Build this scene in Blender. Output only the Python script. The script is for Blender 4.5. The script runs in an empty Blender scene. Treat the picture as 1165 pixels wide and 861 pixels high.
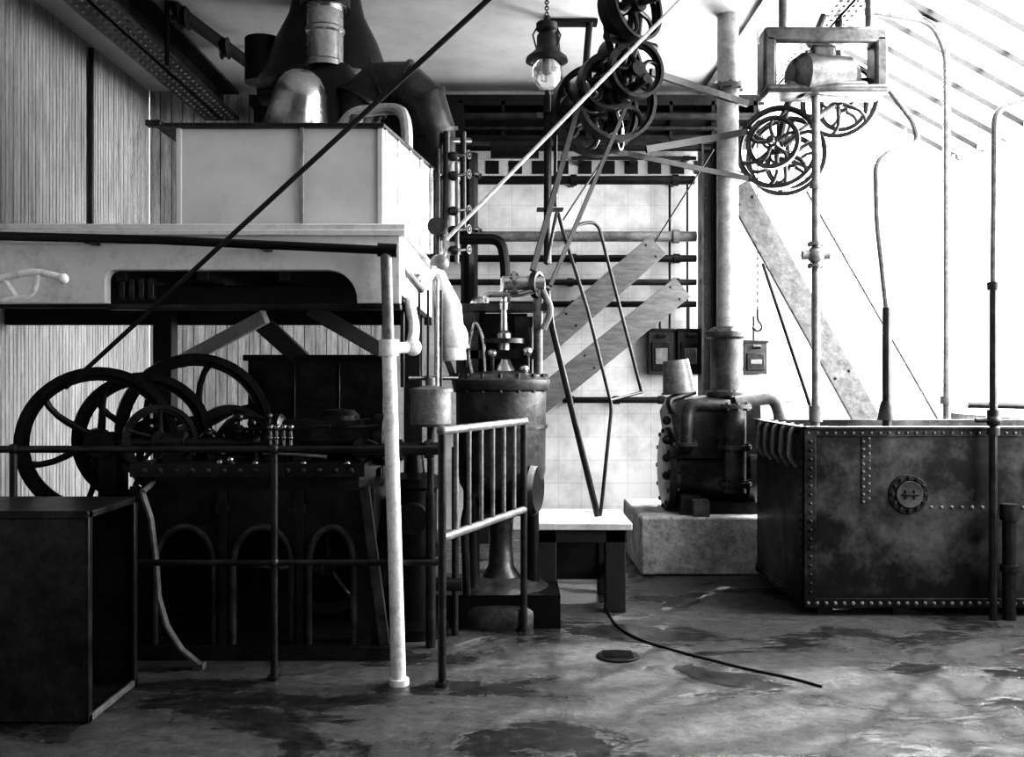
import bpy, bmesh, math, random
from mathutils import Vector, Matrix
random.seed(7)
F=1100.0
def at(u,v,d):
    """survey: bearing (u,v) of the photo at a real distance d (m) -> world metres. eye height 1.5 m"""
    return Vector(((u-582.5)*d/F, d, 1.5+(430.5-v)*d/F))

# ---------------------------------------------------------------- materials
def mat(name, c0, c1=None, rough=0.5, metal=0.0, scale=6.0, bump=0.15, rvar=0.15, detail=6, stretch=(1,1,1), p0=0.35, p1=0.65, spec=0.5, grime=.8):
    if c1 is None: c1=c0*0.6
    m=bpy.data.materials.new(name); m.use_nodes=True
    nt=m.node_tree; n=nt.nodes; l=nt.links
    b=n['Principled BSDF']
    tc=n.new('ShaderNodeTexCoord'); mp=n.new('ShaderNodeMapping'); mp.inputs['Scale'].default_value=stretch
    l.new(tc.outputs['Object'],mp.inputs['Vector'])
    no=n.new('ShaderNodeTexNoise'); no.inputs['Scale'].default_value=scale; no.inputs['Detail'].default_value=detail
    no.inputs['Roughness'].default_value=0.7
    l.new(mp.outputs[0],no.inputs['Vector'])
    cr=n.new('ShaderNodeValToRGB'); cr.color_ramp.elements[0].position=p0; cr.color_ramp.elements[1].position=p1
    cr.color_ramp.elements[0].color=(c1,c1,c1,1); cr.color_ramp.elements[1].color=(c0,c0,c0,1)
    l.new(no.outputs['Fac'],cr.inputs[0])
    n3=n.new('ShaderNodeTexNoise'); n3.inputs['Scale'].default_value=scale*5; n3.inputs['Detail'].default_value=8; n3.inputs['Roughness'].default_value=.8
    l.new(mp.outputs[0],n3.inputs['Vector'])
    g=n.new('ShaderNodeValToRGB'); g.color_ramp.elements[0].position=.36; g.color_ramp.elements[0].color=(.45,.45,.45,1); g.color_ramp.elements[1].position=.5
    l.new(n3.outputs['Fac'],g.inputs[0])
    mx=n.new('ShaderNodeMix'); mx.data_type='RGBA'; mx.blend_type='MULTIPLY'; mx.inputs['Factor'].default_value=grime
    l.new(cr.outputs[0],mx.inputs['A']); l.new(g.outputs[0],mx.inputs['B']); l.new(mx.outputs['Result'],b.inputs['Base Color'])
    mr=n.new('ShaderNodeMapRange'); mr.inputs['To Min'].default_value=max(0.03,rough-rvar); mr.inputs['To Max'].default_value=min(1,rough+rvar)
    n2=n.new('ShaderNodeTexNoise'); n2.inputs['Scale'].default_value=scale*2.3; n2.inputs['Detail'].default_value=4
    l.new(mp.outputs[0],n2.inputs['Vector'])
    l.new(n2.outputs['Fac'],mr.inputs['Value']); l.new(mr.outputs[0],b.inputs['Roughness'])
    b.inputs['Metallic'].default_value=metal
    b.inputs['Specular IOR Level'].default_value=spec
    if bump>0:
        bp=n.new('ShaderNodeBump'); bp.inputs['Strength'].default_value=bump; bp.inputs['Distance'].default_value=0.02
        l.new(n2.outputs['Fac'],bp.inputs['Height']); l.new(bp.outputs[0],b.inputs['Normal'])
    return m

IRON =mat('black_iron',0.016,0.006,0.36,0.2,9,spec=.45)
IRON2=mat('dark_iron_worn',0.055,0.016,0.38,0.4,7,spec=.5)
STEEL=mat('bright_steel',0.5,0.3,0.25,0.9,5,bump=.03,grime=.3)
GALV =mat('galvanised',0.42,0.25,0.5,0.4,10)
GREYP=mat('grey_painted_pipe',0.22,0.1,0.45,0.1,12)
PALEP=mat('pale_pipe',0.5,0.3,0.5,0.0,12,grime=.6)
WHITEP=mat('white_painted_pipe',0.8,0.45,0.5,0.0,10,p0=.3,p1=.5,grime=.5)
CREAM=mat('painted_tank',0.7,0.58,0.55,0.0,1.5,bump=.02,grime=.12,detail=3)
DECKP=mat('painted_deck',0.7,0.42,0.6,0.0,3,bump=.05,p0=.3,p1=.5,grime=.3)
BOARD=mat('whitewashed_board',0.7,0.36,0.6,0.0,3,stretch=(6,6,0.6),bump=.15)
GAP  =mat('board_gap',0.12,0.06,0.8)
TANKM=mat('rusted_riveted_plate',0.12,0.01,0.38,0.25,1.9,detail=14,bump=.3,spec=.5,p0=.44,p1=.64)
WOOD =mat('weathered_timber',0.11,0.05,0.6,0.0,5,stretch=(1,1,6))
WOODD=mat('dark_timber',0.035,0.015,0.6,0.0,5)
BENCHT=mat('scrubbed_bench_top',0.7,0.45,0.4,0.0,6,grime=.4)
CONC =mat('plinth_concrete',0.68,0.28,0.8,0.0,7,bump=.4)
PLAST=mat('ceiling_plaster',0.68,0.52,0.85,0.0,1.3,bump=.03,grime=.05)
CERAM=mat('castings_grey',0.11,0.035,0.38,0.4,8)
BASEM=mat('oily_cast_frame',0.05,0.016,0.34,0.4,6,spec=.6)
BELT =mat('leather_belt',0.03,0.015,0.6)
BELTL=mat('canvas_belt',0.5,0.35,0.7)
RUBB =mat('rubber_hose',0.02,0.01,0.5)
SLATE=mat('switch_slate',0.03,0.015,0.4)

def tile_mat():
    m=bpy.data.materials.new('glazed_wall_tile'); m.use_nodes=True
    n=m.node_tree.nodes; l=m.node_tree.links; b=n['Principled BSDF']
    tc=n.new('ShaderNodeTexCoord'); sp=n.new('ShaderNodeSeparateXYZ'); cb=n.new('ShaderNodeCombineXYZ')
    l.new(tc.outputs['Object'],sp.inputs[0]); l.new(sp.outputs['X'],cb.inputs['X']); l.new(sp.outputs['Z'],cb.inputs['Y'])
    br=n.new('ShaderNodeTexBrick'); br.offset=0; br.inputs['Scale'].default_value=1
    br.inputs['Brick Width'].default_value=0.23; br.inputs['Row Height'].default_value=0.23
    br.inputs['Mortar Size'].default_value=0.0025; br.inputs['Mortar Smooth'].default_value=0.3
    br.inputs['Color1'].default_value=(.8,.8,.8,1); br.inputs['Color2'].default_value=(.76,.76,.76,1); br.inputs['Mortar'].default_value=(.55,.55,.55,1)
    l.new(cb.outputs[0],br.inputs['Vector'])
    no=n.new('ShaderNodeTexNoise'); no.inputs['Scale'].default_value=1.5; no.inputs['Detail'].default_value=10; no.inputs['Roughness'].default_value=.7; l.new(tc.outputs['Object'],no.inputs['Vector'])
    cr=n.new('ShaderNodeValToRGB'); cr.color_ramp.elements[0].color=(.6,.6,.6,1); cr.color_ramp.elements[0].position=.35; cr.color_ramp.elements[1].position=.58
    l.new(no.outputs['Fac'],cr.inputs[0])
    mx=n.new('ShaderNodeMix'); mx.data_type='RGBA'; mx.blend_type='MULTIPLY'; mx.inputs['Factor'].default_value=1
    l.new(br.outputs['Color'],mx.inputs['A']); l.new(cr.outputs[0],mx.inputs['B']); l.new(mx.outputs['Result'],b.inputs['Base Color'])
    b.inputs['Roughness'].default_value=.45
    return m
TILE=tile_mat()

def floor_mat():
    m=bpy.data.materials.new('wet_concrete'); m.use_nodes=True
    n=m.node_tree.nodes; l=m.node_tree.links; b=n['Principled BSDF']
    tc=n.new('ShaderNodeTexCoord')
    wet=n.new('ShaderNodeTexNoise'); wet.inputs['Scale'].default_value=1.0; wet.inputs['Detail'].default_value=8; wet.inputs['Roughness'].default_value=.6
    wet.inputs['Distortion'].default_value=.4
    mp=n.new('ShaderNodeMapping'); mp.inputs['Scale'].default_value=(1,1.7,1); mp.inputs['Location'].default_value=(3.1,1.2,0)
    l.new(tc.outputs['Object'],mp.inputs[0]); l.new(mp.outputs[0],wet.inputs['Vector'])
    rr=n.new('ShaderNodeValToRGB'); e=rr.color_ramp.elements
    e[0].position=.49; e[0].color=(.42,.42,.42,1); e[1].position=.56; e[1].color=(.03,.03,.03,1)
    l.new(wet.outputs['Fac'],rr.inputs[0]); l.new(rr.outputs[0],b.inputs['Roughness'])
    gr=n.new('ShaderNodeTexNoise'); gr.inputs['Scale'].default_value=13; gr.inputs['Detail'].default_value=15; gr.inputs['Roughness'].default_value=.85
    l.new(tc.outputs['Object'],gr.inputs['Vector'])
    c1=n.new('ShaderNodeValToRGB'); e=c1.color_ramp.elements
    e[0].position=.4; e[0].color=(.02,.02,.02,1); e[1].position=.64; e[1].color=(.17,.17,.17,1)
    l.new(gr.outputs['Fac'],c1.inputs[0])
    c2=n.new('ShaderNodeValToRGB'); e=c2.color_ramp.elements
    e[0].position=.42; e[0].color=(1,1,1,1); e[1].position=.57; e[1].color=(.35,.35,.35,1)
    l.new(wet.outputs['Fac'],c2.inputs[0])
    mx=n.new('ShaderNodeMix'); mx.data_type='RGBA'; mx.blend_type='MULTIPLY'; mx.inputs['Factor'].default_value=1
    l.new(c1.outputs[0],mx.inputs['A']); l.new(c2.outputs[0],mx.inputs['B']); l.new(mx.outputs['Result'],b.inputs['Base Color'])
    inv=n.new('ShaderNodeMath'); inv.operation='MULTIPLY'; l.new(rr.outputs[0],inv.inputs[0]); l.new(gr.outputs['Fac'],inv.inputs[1])
    bp=n.new('ShaderNodeBump'); bp.inputs['Strength'].default_value=.9; bp.inputs['Distance'].default_value=.07
    l.new(inv.outputs[0],bp.inputs['Height']); l.new(bp.outputs[0],b.inputs['Normal'])
    return m
FLOOR=floor_mat()
def glass():
    m=bpy.data.materials.new('globe_glass'); m.use_nodes=True; b=m.node_tree.nodes['Principled BSDF']
    b.inputs['Base Color'].default_value=(.9,.9,.9,1); b.inputs['Roughness'].default_value=.12; b.inputs['Transmission Weight'].default_value=.8; b.inputs['IOR'].default_value=1.3
    return m
GLASS=glass()

# ---------------------------------------------------------------- builder
def frame(ax):
    ax=Vector(ax).normalized()
    t=Vector((0,0,1)) if abs(ax.z)<.95 else Vector((1,0,0))
    u=t.cross(ax).normalized(); v=ax.cross(u).normalized()
    return ax,u,v
class B:
    def __init__(s,name,mats,bevel=0):
        s.name=name; s.mats=mats; s.V=[]; s.Fc=[]; s.M=[]; s.bevel=bevel
    def add(s,vs,fs,m=0):
        o=len(s.V); s.V+= [tuple(v) for v in vs]
        for f in fs: s.Fc.append([i+o for i in f]); s.M.append(m)
    def box(s,lo,hi,m=0):
        x0,y0,z0=lo; x1,y1,z1=hi
        if x0>x1:x0,x1=x1,x0
        if y0>y1:y0,y1=y1,y0
        if z0>z1:z0,z1=z1,z0
        v=[(x0,y0,z0),(x1,y0,z0),(x1,y1,z0),(x0,y1,z0),(x0,y0,z1),(x1,y0,z1),(x1,y1,z1),(x0,y1,z1)]
        s.add(v,[(0,3,2,1),(4,5,6,7),(0,1,5,4),(1,2,6,5),(2,3,7,6),(3,0,4,7)],m)
    def beam(s,p1,p2,w,h,m=0,up=(0,1,0)):
        p1=Vector(p1);p2=Vector(p2); ax=(p2-p1).normalized(); up=Vector(up)
        if abs(ax.dot(up))>.97: up=Vector((0,0,1))
        u=up.cross(ax).normalized(); v=ax.cross(u).normalized()
        a=[]
        for p in (p1,p2):
            for i,j in((-1,-1),(1,-1),(1,1),(-1,1)): a.append(p+u*w/2*i+v*h/2*j)
        s.add(a,[(0,3,2,1),(4,5,6,7),(0,1,5,4),(1,2,6,5),(2,3,7,6),(3,0,4,7)],m)
    def prism(s,pts,axis,a,b,m=0):
        n=len(pts)
        def P(p,t):
            return {'y':(p[0],t,p[1]),'x':(t,p[0],p[1]),'z':(p[0],p[1],t)}[axis]
        vs=[P(p,a) for p in pts]+[P(p,b) for p in pts]
        fs=[list(range(n)),list(range(2*n-1,n-1,-1))]+[(i,(i+1)%n,(i+1)%n+n,i+n) for i in range(n)]
        s.add(vs,fs,m)
    def lathe(s,prof,o,ax=(0,0,1),m=0,seg=28,closed=False):
        o=Vector(o); ax,u,v=frame(ax); vs=[];fs=[]; k=len(prof)
        for i in range(seg):
            a=2*math.pi*i/seg; d=u*math.cos(a)+v*math.sin(a)
            for r,h in prof: vs.append(o+d*r+ax*h)
        for i in range(seg):
            j=(i+1)%seg
            for t in range(k if closed else k-1):
                t2=(t+1)%k
                fs.append((i*k+t,j*k+t,j*k+t2,i*k+t2))
        if not closed:
            if prof[0][0]>1e-5: fs.append([i*k for i in range(seg)][::-1])
            if prof[-1][0]>1e-5: fs.append([i*k+k-1 for i in range(seg)])
        s.add(vs,fs,m)
    def cyl(s,p1,p2,r,m=0,r2=None,seg=16):
        p1=Vector(p1);p2=Vector(p2); L=(p2-p1).length
        s.lathe([(r,0),(r if r2 is None else r2,L)],p1,p2-p1,m,seg)
    def tube(s,pts,r,m=0,seg=10,fil=0.0):
        pts=[Vector(p) for p in pts]
        if fil>0 and len(pts)>2:
            q=[pts[0]]
            for i in range(1,len(pts)-1):
                a,b,c=pts[i-1],pts[i],pts[i+1]
                f=min(fil,(a-b).length*.45,(c-b).length*.45)
                s1=b+(a-b).normalized()*f; s2=b+(c-b).normalized()*f
                for t in range(7):
                    t/=6; q.append(s1*(1-t)**2+b*2*t*(1-t)+s2*t*t)
            q.append(pts[-1]); pts=q
        vs=[];fs=[]
        t0=(pts[1]-pts[0]).normalized(); _,u,v=frame(t0)
        for i,p in enumerate(pts):
            if i==0: t=t0
            elif i==len(pts)-1: t=(pts[i]-pts[i-1]).normalized()
            else: t=((pts[i+1]-p).normalized()+(p-pts[i-1]).normalized()).normalized()
            u=(u-t*u.dot(t)).normalized(); v=t.cross(u)
            rr=r[i] if isinstance(r,(list,tuple)) else r
            for k in range(seg):
                a=2*math.pi*k/seg; vs.append(p+u*math.cos(a)*rr+v*math.sin(a)*rr)
        for i in range(len(pts)-1):
            for k in range(seg):
                k2=(k+1)%seg; fs.append((i*seg+k,i*seg+k2,(i+1)*seg+k2,(i+1)*seg+k))
        n=len(pts)-1
        fs.append(list(range(seg))[::-1]); fs.append([n*seg+k for k in range(seg)])
        s.add(vs,fs,m)
    def sphere(s,c,r,m=0,sc=(1,1,1),seg=20,rings=10):
        c=Vector(c); vs=[];fs=[]
        for i in range(rings+1):
            ph=math.pi*i/rings
            for k in range(seg):
                a=2*math.pi*k/seg
                vs.append(c+Vector((math.sin(ph)*math.cos(a)*r*sc[0],math.sin(ph)*math.sin(a)*r*sc[1],math.cos(ph)*r*sc[2])))
        for i in range(rings):
            for k in range(seg):
                k2=(k+1)%seg; fs.append((i*seg+k,(i+1)*seg+k,(i+1)*seg+k2,i*seg+k2))
        s.add(vs,fs,m)
    def wheel(s,c,ax,R,m=0,w=.06,t=.03,sp=6,hub=.06,curv=0,sr=.014):
        c=Vector(c); ax,u,v=frame(ax)
        s.lathe([(R-t,-w/2),(R,-w/2),(R,w/2),(R-t,w/2)],c,ax,m,48,closed=True)
        s.lathe([(R-t*1.8,-w*.15),(R-t*.9,-w*.15),(R-t*.9,w*.15),(R-t*1.8,w*.15)],c,ax,m,48,closed=True)
        s.cyl(c-ax*(w*.7),c+ax*(w*.7),hub,m)
        for i in range(sp):
            a=2*math.pi*i/sp+.3
            pts=[]
            for k in range(6):
                f=k/5; aa=a+curv*math.sin(f*math.pi)
                pts.append(c+(u*math.cos(aa)+v*math.sin(aa))*(hub*.8+(R-t-hub*.8)*f))
            s.tube(pts,[sr*1.4,sr*1.25,sr*1.1,sr,sr,sr*1.2],m,8)
    def rivet(s,p,nrm,r=.012,m=0):
        s.lathe([(r,0),(r*.8,r*.5),(r*.35,r*.75),(0,r*.8)],p,nrm,m,8)
    def rivets(s,p1,p2,n,nrm,r=.012,m=0):
        p1=Vector(p1);p2=Vector(p2)
        for i in range(n): s.rivet(p1.lerp(p2,i/max(1,n-1)),nrm,r,m)
    def flange(s,p,ax,r,t=.025,m=0,bolts=6):
        p=Vector(p); ax,u,v=frame(ax)
        s.cyl(p-ax*t/2,p+ax*t/2,r,m,seg=24)
        for i in range(bolts):
            a=2*math.pi*i/bolts
            q=p+(u*math.cos(a)+v*math.sin(a))*r*.82
            s.cyl(q-ax*t,q+ax*t,r*.09+.003,m,seg=6)
    def done(s):
        me=bpy.data.meshes.new(s.name); me.from_pydata(s.V,[],s.Fc)
        for mm in s.mats: me.materials.append(mm)
        for p,i in zip(me.polygons,s.M): p.material_index=i; p.use_smooth=True
        bm=bmesh.new(); bm.from_mesh(me); bmesh.ops.recalc_face_normals(bm,faces=bm.faces); bm.to_mesh(me); bm.free()
        me.set_sharp_from_angle(angle=math.radians(35))
        ob=bpy.data.objects.new(s.name,me); bpy.context.scene.collection.objects.link(ob)
        if s.bevel:
            md=ob.modifiers.new('bevel','BEVEL'); md.width=s.bevel; md.segments=2; md.limit_method='ANGLE'; md.angle_limit=math.radians(50)
        return ob

XL,XR,YB,YF,ZC=-3.6,4.4,9.6,-1.6,4.35
XG=2.7   # girder / skylight springing
YW=0.2   # side glazing starts; near bays unseen, added to admit fill light
# ================================================================= ROOM
b=B('floor',[FLOOR]); b.box((XL-.2,YF-.2,-.1),(XR+.2,YB+.2,0)); b.done()
b=B('ceiling',[PLAST]); b.box((XL-.2,YF-.2,ZC),(2.46,YB+.2,ZC+.1)); b.done()
b=B('wall_left',[BOARD,GAP])
b.box((XL-.12,YF,0),(XL-.015,YB,ZC),1)
y=YF
while y<YB-.01:
    b.box((XL-.02,y+.004,0.0),(XL,min(y+.105,YB),ZC),0)
    b.cyl((XL,y+.05,0),(XL,y+.05,ZC),.004,0,seg=6)
    y+=.11
b.done()
b=B('wall_back',[BOARD,GAP,TILE,WHITEP])
b.box((XL,YB+.015,0),(-1.2,YB+.15,ZC),1)
x=XL
while x<-1.22:
    b.box((x+.004,YB,0),(x+.105,YB+.02,ZC),0); b.cyl((x+.05,YB,0),(x+.05,YB,ZC),.004,0,seg=6); x+=.11
b.box((-1.2,YB,0),(2.45,YB+.15,ZC),2)
b.box((2.45,YB,0),(XR,YB+.15,1.32),2)
b.done()
b=B('wall_right',[BOARD]); b.box((XR,YF,0),(XR+.15,YB,1.2)); b.box((XR,YF,1.2),(XR+.15,YW,3.74)); b.done()
b=B('wall_front',[WOODD]); b.box((XL,YF-.15,0),(XR,YF,4.7)); b.done()
def slope(x): return 4.66-.55*(x-XG)
b=B('window_1',[WHITEP])   # gable window in back wall
for z in (1.34,1.95,2.56,3.17): b.box((2.45,YB+.02,z),(XR,YB+.08,z+.03))
x=2.47
while x<XR:
    b.box((x,YB+.03,1.33),(x+.018,YB+.07,min(slope(x),4.6) if x>XG else ZC)); x+=.48
b.box((2.42,YB-.06,1.28),(XR,YB+.02,1.33))
b.done()
b=B('window_2',[WHITEP])   # side glazing, extended forward out of view for fill light
for z in (1.2,1.9,2.6,3.3,3.68): b.box((XR+.03,YW,z),(XR+.09,YB,z+.04))
y=YW
while y<YB: b.box((XR+.04,y,1.2),(XR+.08,y+.03,3.7)); y+=.55
b.box((XR-.08,YW,1.16),(XR,YB,1.2))
b.done()
b=B('window_3',[GREYP,IRON])   # sloping roof light bars
y=4.2
while y<YB+.1:
    b.beam((XG,y,slope(XG)+.0),(XR+.1,y,slope(XR+.1)+.0),.05,.05,1,up=(0,1,0)); y+=.42
for x in (3.3,3.9): b.beam((x,4.2,slope(x)+.07),(x,YB,slope(x)+.07),.03,.03,0,up=(1,0,0))
b.done()
b=B('trim_1',[PLAST]); b.box((2.46,YF,4.66),(XG+.1,YB,4.8)); 
b.prism([(XG+.1,slope(XG)+.0),(XR+.2,slope(XR+.2)+.05),(XR+.2,slope(XR+.2)+.12),(XG+.1,slope(XG)+.12)],'y',YF,4.2); b.done()
def girder(name,p1,p2,w,h,n):
    g=B(name,[IRON2,GREYP]); x,y0,z=p1; y1=p2[1]
    g.box((x-w/2,y0,z),(x+w/2,y1,z+.025)); g.box((x-w/2,y0,z+h-.025),(x+w/2,y1,z+h)); g.box((x-.012,y0,z),(x+.012,y1,z+h))
    for sx in(-1,1):
        g.box((x+sx*.012,y0,z+.025),(x+sx*.07,y1,z+.04)); g.box((x+sx*.012,y0,z+.025),(x+sx*.028,y1,z+.09))
    for o in (-.36,-.14,.14,.36):
        g.rivets((x+o*w,y0+.1,z),(x+o*w,y1-.1,z),n,(0,0,-1),.017,1)
    for o in (-1,1): g.rivets((x+o*.028,y0+.1,z+.06),(x+o*.028,y1-.1,z+.06),n,(o,0,0),.013)
    return g.done()
girder('riveted_girder',(-2.86,2.6,4.05),(-2.86,9.55),.34,.28,70)
girder('riveted_girder',(2.6,-1.5,4.37),(2.6,9.55),.26,.28,110)
b=B('trim_2',[GREYP]); b.box((1.87,2.5,ZC-.035),(1.93,YB-.02,ZC-.002)); b.done()

b=B('steel_lintel_beam',[IRON,IRON2,GREYP])
b.box((-2.5,9.2,4.1),(2.4,9.58,4.2)); b.box((-2.5,9.36,3.78),(2.4,9.42,4.12),0); b.box((-2.5,9.22,3.76),(2.4,9.55,3.82),0)
b.tube([(-1,9.15,3.98),(2.3,9.15,3.98)],.035,1); b.tube([(-1,9.2,3.88),(2.3,9.2,3.88)],.022,1)
for i in range(9): b.box((-.9+i*.4,9.2,3.78),(-.87+i*.4,9.56,4.14))
b.box((-1.0,8.95,3.6),(-.45,9.35,4.05),0); b.cyl((-.2,9.1,3.66),(.25,9.1,3.66),.09,0)
b.tube([(-1,9.25,3.7),(1.9,9.25,3.7)],.025,0); b.done()
b=B('tile_border',[SLATE])
for i in range(15):
    x=-.95+i*.23
    b.box((x,YB-.006,3.53),(x+.13,YB-.0005,3.66))
b.done()
b=B('service_pipework',[IRON,GREYP,IRON2])
def wp(v,u0,u1,r,m,d=9.35):
    p=at(u0,v,d);q=at(u1,v,d); b.cyl(p,q,r,m)
    for f in(.08,.5,.92):
        c=p.lerp(q,f); b.box((c.x-.02,d,c.z-.02),(c.x+.02,YB-.001,c.z+.02),m); b.cyl(c-Vector((.03,0,0)),c+Vector((.03,0,0)),r*1.35,m)
wp(205,515,790,.042,0); wp(269,500,792,.05,1); wp(294,512,792,.035,0); wp(321,505,792,.03,2); wp(346,515,792,.03,0); wp(180,650,792,.018,2)
wp(455,640,762,.03,0)
b.tube([at(534,175,9.2),at(534,300,9.2),at(534,345,9.35)],.085,0,fil=.1)
b.tube([at(520,272,9.1),at(570,272,9.1),at(575,300,9.1),at(575,420,9.1)],.05,0,fil=.12)
b.flange(at(534,200,9.2),(0,0,1),.12,m=0); b.flange(at(534,262,9.2),(0,0,1),.12,m=0)
b.tube([at(762,375,9.45),at(762,200,9.45)],.012,0); b.tube([at(782,375,9.45),at(782,205,9.45)],.01,0,fil=.05)
b.done()
b=B('steel_stanchion',[IRON2,IRON])
x0=at(796,0,9.3).x; x1=at(815,0,9.3).x
za,zb_=0,3.755
b.box((x0,9.2,za),(x0+.02,9.4,zb_)); b.box((x1-.02,9.2,za),(x1,9.4,zb_)); b.box((x0,9.29,za),(x1,9.31,zb_),1); b.box((x0-.05,9.15,0),(x1+.05,9.45,.03))
b.rivets((x0+.05,9.29,.3),(x0+.05,9.29,3.7),30,(0,-1,0),.01); b.done()
def swbox(u0,u1,v0,v1):
    b=B('switch_box',[SLATE,GREYP,IRON],bevel=.006)
    p=at(u0,v1,9.45);q=at(u1,v0,9.45)
    b.box((p.x,9.45,p.z),(q.x,YB-.001,q.z)); b.box((p.x+.03,9.43,p.z+.04),(q.x-.03,9.45,q.z-.12),2); b.box((p.x+.06,9.42,p.z+.1),(q.x-.06,9.43,q.z-.18),1)
    b.cyl(((p.x+q.x)/2-.04,9.4,q.z-.06),((p.x+q.x)/2+.04,9.4,q.z-.06),.02,2); b.box((p.x-.012,9.44,q.z-.02),(q.x+.012,YB-.001,q.z+.01),2)
    b.cyl(((p.x+q.x)/2,9.52,q.z),((p.x+q.x)/2,9.52,q.z+.25),.012,2); b.done()
swbox(738,766,375,426); swbox(771,799,375,426); swbox(846,873,388,426)

def plank(name,p,q,w,t,m=WOOD):
    b=B(name,[m,IRON2],bevel=.004); b.beam(p,q,w,t,0,up=(0,1,0))
    ax=(q-p).normalized(); up=Vector((0,1,0)); u=up.cross(ax).normalized()
    for f in(.04,.5,.96):
        for o in(-.3,.3): b.rivet(p.lerp(q,f)+u*w*o-Vector((0,t/2,0)),(0,-1,0),.014,1)
    return b.done()
plank('timber_brace',at(548,452,8.75),at(748,279,9.15),.235,.05)
plank('timber_brace',at(560,500,8.7),at(776,327,9.15),.235,.05)
b=B('timber_post',[WOODD],bevel=.005); x=at(548,0,8.8).x; b.box((x-.07,8.78,0),(x+.07,8.92,1.6)); b.done()
plank('timber_brace',at(838,212,7.85),at(1076,640,7.85),.21,.05,GREYP)

# ================================================================= MEZZANINE
b=B('mezzanine_deck',[DECKP,WOODD,IRON2],bevel=.006)
D=4.9; zt=at(0,255,D).z; zb=at(0,345,D).z; xr=at(455,0,D).x; XD=XL+.012
xa,xb=at(120,0,D).x,at(406,0,D).x; za,zc=at(0,341,D).z,at(0,307,D).z
def arc(cx,cz,r,a0,a1,n=8,rz=None): 
    rz=r if rz is None else rz
    return [(cx+r*math.cos(math.radians(a0+(a1-a0)*i/n)),cz+rz*math.sin(math.radians(a0+(a1-a0)*i/n))) for i in range(n+1)]
pts=[(XD,zb),(xa,zb)]+arc(xa+.05,zc-.05,.05,180,90)+arc(xb-.15,za,.15,90,0)+[(xb,zb),(xr,zb),(xr,zt-.1),(XD,zt-.1)]
b.prism(pts,'y',D,D+.07)
b.box((XD,D-.03,zt-.06),(xr+.03,D+.07,zt-.03)); b.box((XD,D,zt-.1),(xr,D+.07,zt-.06))
b.box((XD,D-.02,zt-.03),(xr+.03,6.95,zt),0)
b.box((xr-.05,D+.07,zb+.05),(xr,6.9,zt-.03),0); b.box((XD,6.85,zb),(xr,6.93,zt-.03),1)
for i in range(7): b.box((XL+.3+i*.42,D+.07,zb+.12),(XL+.36+i*.42,6.85,zt-.03),1)
b.box((XD,D+.3,zb+.0),(xr-.06,D+.38,zb+.12),1); b.box((xa,D+.02,zb-.03),(xr,D+.1,zb),2)
for i,x in enumerate([xa+.03+.05*k for k in range(4)]): b.box((x,D+.09,za+.01),(x+.03,D+.14,zc-.03),2)
b.box((-2.49,6.7,0),(-2.36,6.83,zb+.1),1); b.box((-.75,6.7,0),(-.62,6.83,zb+.1),1)
b.beam(at(205,412,6.6),at(302,360,6.2),.09,.05,0); b.beam(at(295,365,6.3),at(345,410,6.6),.12,.05,1); b.beam(at(350,350,6.2),at(440,402,6.5),.1,.05,1)
b.done()
b=B('deck_pipe_support',[GREYP,WHITEP,IRON])
b.tube([at(-60,267,4.8),at(180,273,4.8),at(446,285,4.8)],.022,2)
b.cyl(at(430,284,4.8),at(452,285,4.8),.034,2)
top=at(439,286,4.8); bot=Vector((at(455,0,4.78).x,4.74,0)); midp=top.lerp(bot,.22)
b.cyl(bot,midp,.036,1); b.cyl(midp,top,.028,0); b.cyl(midp-Vector((0,0,.05)),midp+Vector((0,0,.03)),.05,1); b.cyl(bot,bot+Vector((0,0,.03)),.05,1)
for u in(100,300): 
    p=at(u,272 if u==100 else 279,4.8); b.box((p.x-.02,4.8,p.z-.02),(p.x+.02,4.9,p.z+.02),2)
b.done()
b=B('feed_water_tank',[CREAM,GALV,IRON2,WHITEP],bevel=.005)
tz=at(0,146,5.1).z; tl=at(201,0,5.1).x; tr=at(436,0,5.1).x
b.prism([(tl,5.1),(tr,5.1),(tr+.17,6.1),(tl-.02,6.1)],'z',zt,tz)
b.prism([(tl-.11,5.06),(tr+.01,5.06),(tr+.19,6.14),(tl-.11,6.14)],'z',tz,tz+.02,2)
x=at(342,0,5.08).x; b.box((x-.006,5.075,zt),(x+.01,5.1,tz),1); b.cyl((x+.012,5.08,zt),(x+.012,5.08,tz),.006,1)
b.box((tl-.01,5.08,zt),(tr+.01,5.1,zt+.03),0); b.box((tr-.03,5.085,zt),(tr,5.1,tz),0); b.box((tl,5.085,zt),(tl+.03,5.1,tz),0)
for k in range(5):
    f=k/4; b.box((tr+.17*f-.005,5.12+f*.93,zt),(tr+.17*f+.015,5.15+f*.93,tz),3)
b.box((tl-.13,5.0,tz-.01),(tl-.05,5.06,tz+.02),2)
b.done()

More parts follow.
